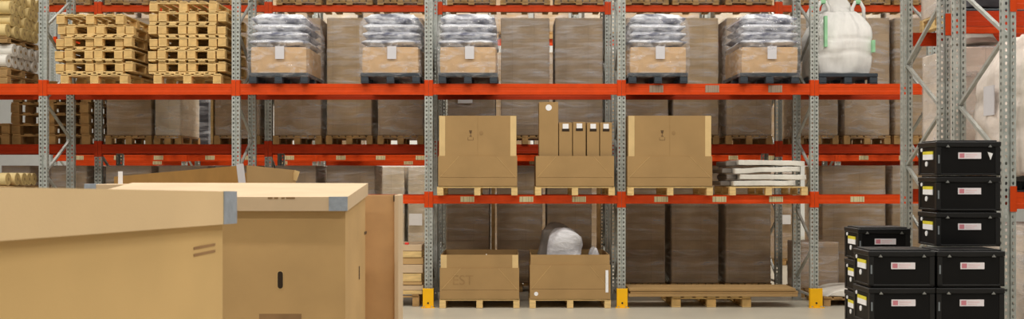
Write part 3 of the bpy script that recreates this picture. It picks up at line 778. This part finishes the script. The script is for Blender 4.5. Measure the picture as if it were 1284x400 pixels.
# ------------------------------------------------------------------ black crates
def crate(label, cx, yf, z0, w, d=.38, h=.285, rz=0, patch=False, side_style=0):
    t = thing('black_crate', label, 'crate', (cx, yf + d/2, z0), rz, 'stacked black crates')
    lh = .055
    b = MB().box(-w/2+.006, w/2-.006, -d/2+.006, d/2-.006, 0, h-lh, .004)
    b.build('crate_body', M['crate'], t)
    b = MB()
    for sx in (-1,1):
        for sy in (-1,1):
            xx, yy = sx*(w/2-.02), sy*(d/2-.02)
            b.box(xx-.02, xx+.02, yy-.02, yy+.02, 0, h-lh-.001, .003)
    b.box(-w/2, w/2, -d/2, d/2, 0, .016, .003)
    b.build('corner_post', M['crate_lid'], t)
    l = MB().box(-w/2-.004, w/2+.004, -d/2-.004, d/2+.004, h-lh, h-.012, .006)
    l.box(-w/2+.02, w/2-.02, -d/2+.02, d/2-.02, h-.013, h, .004)
    l.build('lid', M['crate_lid'], t)
    for sx in (-1, 1):
        x = sx*w*.33
        MB().prism([(x-.015, h-lh-.004), (x+.015, h-lh-.004), (x, h-lh+.016)], 'y', -d/2-.014, -d/2-.0045).build('catch', M['chrome'], t)
    fy = -d/2
    lx, lz = .01, h*.56
    fl = MB().box(lx-.095, lx+.095, fy-.001, fy+.0055, lz-.026, lz+.026).build('front_label', M['label_w'], t)
    MB().box(lx-.085, lx-.045, fy-.0018, fy-.0011, lz-.018, lz+.018).build('label_emblem', M['label_r'], fl)
    MB().box(lx-.035, lx+.06, fy-.0018, fy-.0011, lz+.002, lz+.012).box(lx-.035, lx+.04, fy-.0018, fy-.0011, lz-.014, lz-.006).build('label_print', M['label_p'], fl)
    # left end: yellow and white sticker, white dot, white strip
    sx = -w/2
    st = MB().box(sx-.001, sx+.0055, -.11, .09, h*.45, h*.60).build('end_label', M['paper'], t)
    MB().box(sx-.001, sx+.0055, -.11, .09, h*.601, h*.69).build('yellow_label', M['label_y'], t)
    MB().cyl((sx-.001, .02, h*.33), (sx+.0055, .02, h*.33), .022, 12).build('white_dot', M['paper'], t)
    MB().cyl((sx-.001, .12, h*.74), (sx+.0055, .12, h*.74), .016, 10).build('white_dot', M['paper'], t)
    MB().box(-w/2+.012, -w/2+.024, fy-.0035, fy-.0005, h*.34, h*.58).build('white_strip', M['grey_plastic'], t)
    if patch: MB().prism([(w*.30, h*.66), (w*.38, h*.62), (w*.345, h*.44)], 'y', fy-.001, fy+.0055).build('white_sticker', M['paper'], t)
    return t
CHh = .294
def crate_column(pxL, pxR, yf, zbase, n, names, w=None, patch=-1, d=.38):
    x0, x1 = X(pxL, yf), X(pxR, yf)
    for k in range(n):
        crate(names[n-1-k], (x0+x1)/2, yf, zbase + k*CHh, x1-x0, d, CHh-.002, random.uniform(-.012,.012), k == patch)
def crate_pallet(label, pxL, pxR, yf, d, h):
    x0, x1 = X(pxL, yf), X(pxR, yf)
    t = thing('wooden_pallet', label, 'pallet', ((x0+x1)/2, yf+d/2, .002), 0, 'pallets under the black crates')
    pallet_parts(t, x1-x0, d, h, 5, .1, boards=5, bw=.1)
    return t
zc = .137
# lower part of the tall right column (4), then three set slightly back
crate_pallet('wooden pallet under the two front crate columns', 1088, 1262, 8.16, .85, .133)
crate_column(1175.2, 1259.8, 8.2, zc, 4, ['black crate directly below the three set-back crates, tall stack', 'second black crate below the set-back three, tall stack', 'third black crate below the set-back three', 'bottom black crate of the right stack'], d=.38)
zt4 = zc + 4*CHh
crate_column(1174, 1254.5, 8.55, zt4, 3, ['topmost black crate of the tallest stack with torn white sticker', 'second black crate down the tallest stack', 'third black crate down the tallest stack'], patch=2)
crate_column(1090, 1172.3, 8.2, zc, 4, ['upper front black crate left of the tall stack', 'lower front black crate left of the tall stack, second down', 'front black crate third down in short stack', 'front black crate at bottom of short stack'], d=.38)
crate_pallet('wooden pallet under the rear left crate column', 1062, 1148, 9.26, .44, .133)
crate_pallet('wooden pallet on the floor pallet, rear left crate column', 1062, 1148, 9.26, .44, .12).location.z = .137
zB = .002 + .133 + .002 + .12 + .004
crate_column(1076, 1141.5, 9.3, zB, 4, ['topmost black crate of the rear short stack', 'second black crate of the rear short stack', 'third black crate of the rear short stack', 'bottom black crate of the rear short stack'], d=.38)

# ------------------------------------------------------------------ loads in the right racks
load('wrapped_carton_load', 'pinkish wrapped load on wooden pallet above the crates, upper shelf', 4.72, 5.50, 11.24, .74, 3.552, 1.5, M['load_pink'], None, film='film2', pallet='wood')
load('wrapped_carton_load', 'pale wrapped carton load right of the front rack, middle shelf', 4.72, 5.36, 10.95, 1.0, 1.752, 1.53, M['load_pink'], None, film='film2', pallet='wood')
big_sack('bulk_sack', 'pale wrinkled sack beyond the huge pale sack', 5.92, 10.95, 1.752, 1.0, .95, 1.25, 31, M['pinkwrap'], top=.75, rnd=.3, loops=False, stripes=False)
tag(MB().blob(.52, .62, .17, crumple(77, .03, 5, .1), 10, .03).build('film_bundle', M['white_film'], None, (5.04, 11.4, 3.292), smooth=True), 'white crumpled film bundle on a pale carton load, right', 'film bundle')
t = thing('plastic_pallet', 'dark plastic pallet end on the upper shelf above the tall crates', 'pallet', (5.25, 11.06, 3.552), 0)
link('pallet_body', plastic_pallet(.95, .34, .11), t)
tag(MB().blob(.92, .26, .24, crumple(51, .02, 3, .1), 10, .03).build('black_sack', M['load_dark'], None, (5.25, 11.06, 3.655), smooth=True), 'black wrapped sack on the upper shelf above the tall crates', 'sack')
big_sack('bulk_sack', 'huge pale sack with green marks behind the nearest right frame', 5.14, 9.36, 1.752, 1.16, 1.0, 1.36, 17, M['pinkwrap'], top=.62, rnd=.35, loops=False, stripes=True)
MB().box(-.615, -.605, -.15, .06, .72, 1.0).build('paper_label', M['dull_paper'], [o for o in C.objects if o.get('label','').startswith('huge pale sack')][0])
load('wrapped_carton_load', 'pale wrapped load on floor at the right picture edge', 4.66, 5.6, 9.38, 1.0, .002, 1.45, M['load_pink'], None, film='film2')

# ------------------------------------------------------------------ foreground cartons
def slab(b, quad, th, down=True):
    """quad: four corners of the upper face; the slab hangs th below"""
    top = [Vector(q) for q in quad]; bot = [q - Vector((0,0,th)) for q in top]
    b.hexa([*bot, *top]); return b
def P(px, py, D): return Vector((X(px, D), D, Z(py, D)))
# nearest carton at far left: its long right side runs away from the camera
a = P(293.5, 240.3, 3.30); c = P(-60, 233.4, 1.80)
dirn = (a-c).normalized(); perp = Vector((-dirn.y, dirn.x, 0)).normalized()
if perp.x > 0: perp = -perp
wl = .95
base = thing('large_carton', 'nearest large carton with grey taped lid at far left', 'carton', ((a.x+c.x)/2 + perp.x*wl/2, (a.y+c.y)/2 + perp.y*wl/2, .152), 0, 'large lidded cartons in the foreground')
def loc(v): return Vector(v) - base.location
b = MB(); th = .1015
A, Cc = a, c; A2_, C2_ = a+perp*wl, c+perp*wl
A2_.z -= .03; C2_.z -= .03
slab(b, [loc(q) for q in (C2_, Cc, A, A2_)], .006)                       # lid top
ins = .005
def skirt(b, p, q, h):  # a vertical board from p to q hanging h
    d = (q-p).normalized(); n = Vector((-d.y, d.x, 0))*ins
    b.hexa([p-Vector((0,0,h))-n, q-Vector((0,0,h))-n, q-Vector((0,0,h))+n, p-Vector((0,0,h))+n, p-n, q-n, q+n, p+n]); return b
for p, q in ((Cc, A), (A, A2_), (A2_, C2_), (C2_, Cc)): skirt(b, loc(p), loc(q), th)
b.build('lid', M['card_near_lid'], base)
# grey tape round the lid's far corner
b = MB(); out = -perp
p0 = a + out*.007; p1 = p0 - dirn*.115
b.hexa([loc(q) for q in (p1-Vector((0,0,th)), p0+dirn*.008-Vector((0,0,th)), p0+dirn*.008-out*.003-Vector((0,0,th)), p1-out*.003-Vector((0,0,th)), p1+Vector((0,0,.001)), p0+dirn*.008+Vector((0,0,.001)), p0+dirn*.008-out*.003+Vector((0,0,.001)), p1-out*.003+Vector((0,0,.001)))])
b.build('grey_tape', M['grey_tape'], base)
# body of that carton, set in a little under the lid
inb = .022
ca = a + perp*inb - dirn*.045; cc = c + perp*inb + dirn*.045; ca2 = a + perp*(wl-inb) - dirn*.045; cc2 = c + perp*(wl-inb) + dirn*.045
b = MB()
topz = min(a.z, c.z) - .04
def flat(v, z): return Vector((v.x, v.y, z)) - base.location
b.hexa([flat(q, .152) for q in (cc2, cc, ca, ca2)] + [flat(q, topz) for q in (cc2, cc, ca, ca2)])
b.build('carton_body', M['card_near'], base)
# faint print near the far corner
pp = ca + out*.0015
b = MB()
u0, u1 = pp - dirn*.25, pp - dirn*.07
for zz0, zz1 in ((1.675, 1.683), (1.655, 1.663)):
    b.hexa([flat(q, z) for z in (zz0, zz1) for q in (u0, u1, u1-out*.001, u0-out*.001)])
b.build('faint_print', mat('faded_print', (168,128,84), .8), base)
pl = thing('wooden_pallet', 'wooden pallet under the nearest large carton', 'pallet', (base.location.x, base.location.y, .002), math.atan2(dirn.y, dirn.x)-PI/2)
pallet_parts(pl, .95, 1.45, .146, 7, .1, boards=7, bw=.1)

# second carton: long lidded box, front nearly square to the camera
Df, Db = 6.5, 7.42
fr = P(434.6, 247.0, Df); br = P(460.6, 229.6, Db); bl = P(167.0, 229.0, Db); fl = Vector((bl.x-.0, Df, fr.z))
base2 = thing('large_carton', 'long lidded carton with hand holes right of the nearest carton', 'carton', ((fr.x+fl.x)/2, (Df+Db)/2, .152), 0, 'large lidded cartons in the foreground')
B0 = base2.location.copy()
def lc(v): return Vector(v) - B0
th2 = 17.5/F*Df
b = MB()
slab(b, [lc(q) for q in (fl, fr, br, bl)], .007)
for p, q in ((fl, fr), (fr, br), (br, bl), (bl, fl)): skirt(b, lc(p), lc(q), th2)
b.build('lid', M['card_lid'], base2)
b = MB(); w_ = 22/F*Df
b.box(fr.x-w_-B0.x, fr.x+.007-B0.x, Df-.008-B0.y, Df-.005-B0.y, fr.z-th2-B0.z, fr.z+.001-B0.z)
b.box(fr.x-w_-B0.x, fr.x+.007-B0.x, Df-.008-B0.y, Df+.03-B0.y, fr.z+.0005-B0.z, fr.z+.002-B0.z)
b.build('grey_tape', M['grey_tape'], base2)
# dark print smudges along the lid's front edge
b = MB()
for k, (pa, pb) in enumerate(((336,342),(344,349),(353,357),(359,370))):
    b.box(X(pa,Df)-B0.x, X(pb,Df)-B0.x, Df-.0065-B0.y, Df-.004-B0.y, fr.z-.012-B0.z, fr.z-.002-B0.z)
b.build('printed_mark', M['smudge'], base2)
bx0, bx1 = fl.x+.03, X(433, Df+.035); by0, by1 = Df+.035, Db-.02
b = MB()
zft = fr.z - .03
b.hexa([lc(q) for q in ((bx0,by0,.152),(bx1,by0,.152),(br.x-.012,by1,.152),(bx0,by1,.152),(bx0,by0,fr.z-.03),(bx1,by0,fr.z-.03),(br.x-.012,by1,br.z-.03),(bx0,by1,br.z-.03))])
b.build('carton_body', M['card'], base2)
def capsule(cx, cz, w, h, n=8):
    r = w/2; pts = []
    for k in range(n+1): a_ = PI*k/n; pts.append((cx + r*math.cos(a_), cz + h/2 - r + r*math.sin(a_)))
    for k in range(n+1): a_ = PI + PI*k/n; pts.append((cx + r*math.cos(a_), cz - h/2 + r + r*math.sin(a_)))
    return pts
yb = by0
hz = Z(351, yb); hx = X(351.5, yb)
MB().prism([(p[0]-B0.x, p[1]-B0.z) for p in capsule(hx, hz, .040, .116)], 'y', yb-.0015-B0.y, yb+.001-B0.y).build('hand_hole_rim', M['card_edge'], base2)
MB().prism([(p[0]-B0.x, p[1]-B0.z) for p in capsule(hx, hz, .034, .110)], 'y', yb-.0025-B0.y, yb-.0014-B0.y).build('hand_hole', M['hole'], base2)
MB().box(X(325,yb)-B0.x, X(378,yb)-B0.x, yb-.0015-B0.y, yb+.001-B0.y, Z(403,yb)-B0.z, Z(393.5,yb)-B0.z).build('printed_panel', mat('print_panel', (150,116,78), .8), base2)
# hand hole, small marks on the right side
def side_pt(px, py):     # a point on the right side face
    for k in range(60):
        y = by0 + (by1-by0)*k/59; x = bx1 + (br.x-.012-bx1)*k/59
        if CX + x*F/y >= px: return Vector((x+.002, y, Z(py, y)))
    return Vector((x+.002, y, Z(py, y)))
dside = Vector((br.x-.012-bx1, by1-by0, 0)).normalized()
for nm_, px, py, w__, h__ in (('side_hand_hole', 450, 342, .03, .09), ('printed_mark', 458, 292, .10, .022)):
    c_ = side_pt(px, py); n_ = Vector((dside.y, -dside.x, 0))*.0012
    b = MB(); h2 = Vector((0,0,h__/2)); d2 = dside*w__/2
    b.hexa([lc(c_-d2-h2-n_), lc(c_+d2-h2-n_), lc(c_+d2-h2+n_), lc(c_-d2-h2+n_), lc(c_-d2+h2-n_), lc(c_+d2+h2-n_), lc(c_+d2+h2+n_), lc(c_-d2+h2+n_)])
    b.build(nm_, M['ink'], base2)
pl2 = thing('wooden_pallet', 'wooden pallet under the long lidded carton', 'pallet', (B0.x, B0.y+.0, .002), 0)
pallet_parts(pl2, 1.6, .86, .146, 7, .1, boards=7, bw=.16)

# tall folded carton standing behind, its front board and edge strip showing
yq = 7.62
t = thing('tall_folded_carton', 'tall plain cardboard carton standing behind the long carton', 'carton', (X(480, yq), yq, .002), 0)
xl, xr, xe = X(456, yq)-t.location.x, X(494, yq)-t.location.x, X(500, yq)-t.location.x
ztop = Z(245, yq)-.002
b = MB(); b.box(xl, xr, .018, .028, 0, ztop, .002); b.box(xl, xl+.01, .028, .30, 0, ztop); b.box(xl, xr, .29, .30, 0, ztop)
b.build('front_board', mat('cardboard_warm', (196,154,106), .8, vary=.05), t)
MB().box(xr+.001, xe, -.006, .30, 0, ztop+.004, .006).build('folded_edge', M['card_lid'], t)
MB().box(xr-.004, xr+.004, -.004, .017, ztop-.045, ztop+.002).build('slot', M['hole'], t)

# open carton with raised flaps farther back
kc = P(310, 207.2, 8.6); kl = P(143, 221.5, 10.6); kr = P(371, 213.5, 9.5)
t = thing('open_carton', 'open brown carton with raised corner and white tape farther back', 'carton', (kc.x, kc.y, .002), 0)
T0 = t.location.copy()
def wallq(p, q, zb, thk, ins_end=0, zt0=None, zt1=None):
    d = (q-p); d.z = 0; d.normalize(); n = Vector((-d.y, d.x, 0))*thk
    P0, Q0 = Vector((p.x, p.y, zb)), Vector((q.x, q.y, zb))
    P1, Q1 = Vector((p.x, p.y, zt0 if zt0 is not None else p.z)), Vector((q.x, q.y, zt1 if zt1 is not None else q.z))
    return [v - T0 for v in (P0, Q0, Q0+n, P0+n, P1, Q1, Q1+n, P1+n)]
dl = (kl-kc); dl.z = 0; dl.normalize()
mb_ = MB(); mb_.hexa(wallq(kl, kc + dl*.10, .003, .008)); mb_.build('left_wall', M['card_in'], t)
mb_ = MB(); mb_.hexa(wallq(kc, kr, .003, .008)); mb_.build('right_wall', M['card_box'], t)
far_ = kl + (kr-kc); far_.z = 1.88
mb_ = MB(); mb_.hexa(wallq(kr, far_, .003, .008)); mb_.hexa(wallq(far_, kl, .003, .008)); mb_.build('back_wall', M['card_in'], t)
dr = (kr-kc); dr.z = 0; dr.normalize()
q = kc + Vector((0,0,.0))
mb_ = MB(); mb_.bar(kc - T0 + Vector((-.035,-.03,-.15)), kc - T0 + Vector((-.05,-.045,.01)), .065, .006); mb_.build('white_tape', M['dull_paper'], t)
mb_ = MB(); e = kr - dr*.03; mb_.bar(e - T0 + Vector((.0,-.02,-.09)), e - T0 + Vector((.03,-.02,-.005)), .05, .006); mb_.build('torn_edge', M['card_edge'], t)
# low lidded carton at far left, its taped corner just showing
yk = 8.1
t = thing('large_carton', 'far low carton with grey taped corner behind the nearest carton', 'carton', ((X(106,yk)+X(160,yk))/2, yk+.28, .002), 0, 'large lidded cartons in the foreground')
w_ = (X(160,yk)-X(106,yk)); zt_ = Z(231.0, yk)-.002
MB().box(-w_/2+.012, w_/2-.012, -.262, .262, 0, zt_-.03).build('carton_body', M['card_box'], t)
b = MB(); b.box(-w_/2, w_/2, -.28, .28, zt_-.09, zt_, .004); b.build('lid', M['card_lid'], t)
b = MB(); b.box(-w_/2-.002, -w_/2+.09, -.284, -.20, zt_-.09, zt_+.003, .002); b.build('grey_tape', M['grey_tape'], t)
tag(MB().bar((0,0,0), (.0,0,.10), .035, .006).build('white_strip', M['paper'], None, (X(151,8.30), 8.30, zt_+.004)), 'short white strip standing on the far low carton', 'strip')

# ------------------------------------------------------------------ light
w = bpy.data.worlds.new('World'); bpy.context.scene.world = w; w.use_nodes = True
bg = w.node_tree.nodes['Background']; bg.inputs[0].default_value = (1.0, .97, .92, 1); bg.inputs[1].default_value = .27
def lamp(x, y, z, sx, sy, e, col=(1,.95,.87)):
    l = bpy.data.lights.new('ceiling_lamp', 'AREA'); l.shape = 'RECTANGLE'; l.size = sx; l.size_y = sy; l.energy = e; l.color = col
    o = bpy.data.objects.new('ceiling_lamp', l); C.objects.link(o); o.location = (x, y, z); return o
for x in (-9, -4.5, 0, 4.5, 9):
    lamp(x, 11.2, 8.6, 3.0, .5, 258)
    lamp(x, 5.2, 8.6, 3.0, .25, 205); lamp(x, .8, 8.6, 3.0, .3, 132)  # the row nearest the camera is added fill to brighten the foreground cartons
    lamp(x, 20.2, 8.6, 3.0, .5, 300)
    lamp(x, 28.0, 8.6, 3.0, .5, 300)

# ------------------------------------------------------------------ camera
cd = bpy.data.cameras.new('camera'); cam = bpy.data.objects.new('camera', cd); C.objects.link(cam)
cam.location = (0, 0, CH); cam.rotation_euler = (PI/2, 0, 0)
cd.sensor_width = 36; cd.lens = F/1284*36; cd.shift_y = (HY-200)/1284; cd.clip_end = 200
cd.dof.use_dof = True; cd.dof.focus_distance = 14.8; cd.dof.aperture_fstop = 7.0
s = bpy.context.scene; s.camera = cam
s.view_settings.view_transform = 'Standard'; s.view_settings.look = 'None'; s.view_settings.gamma = 1; s.view_settings.exposure = -.35
s.view_settings.use_curve_mapping = False
s.cycles.max_bounces = 8; s.cycles.transparent_max_bounces = 24; s.cycles.diffuse_bounces = 4
s.cycles.use_denoising = True
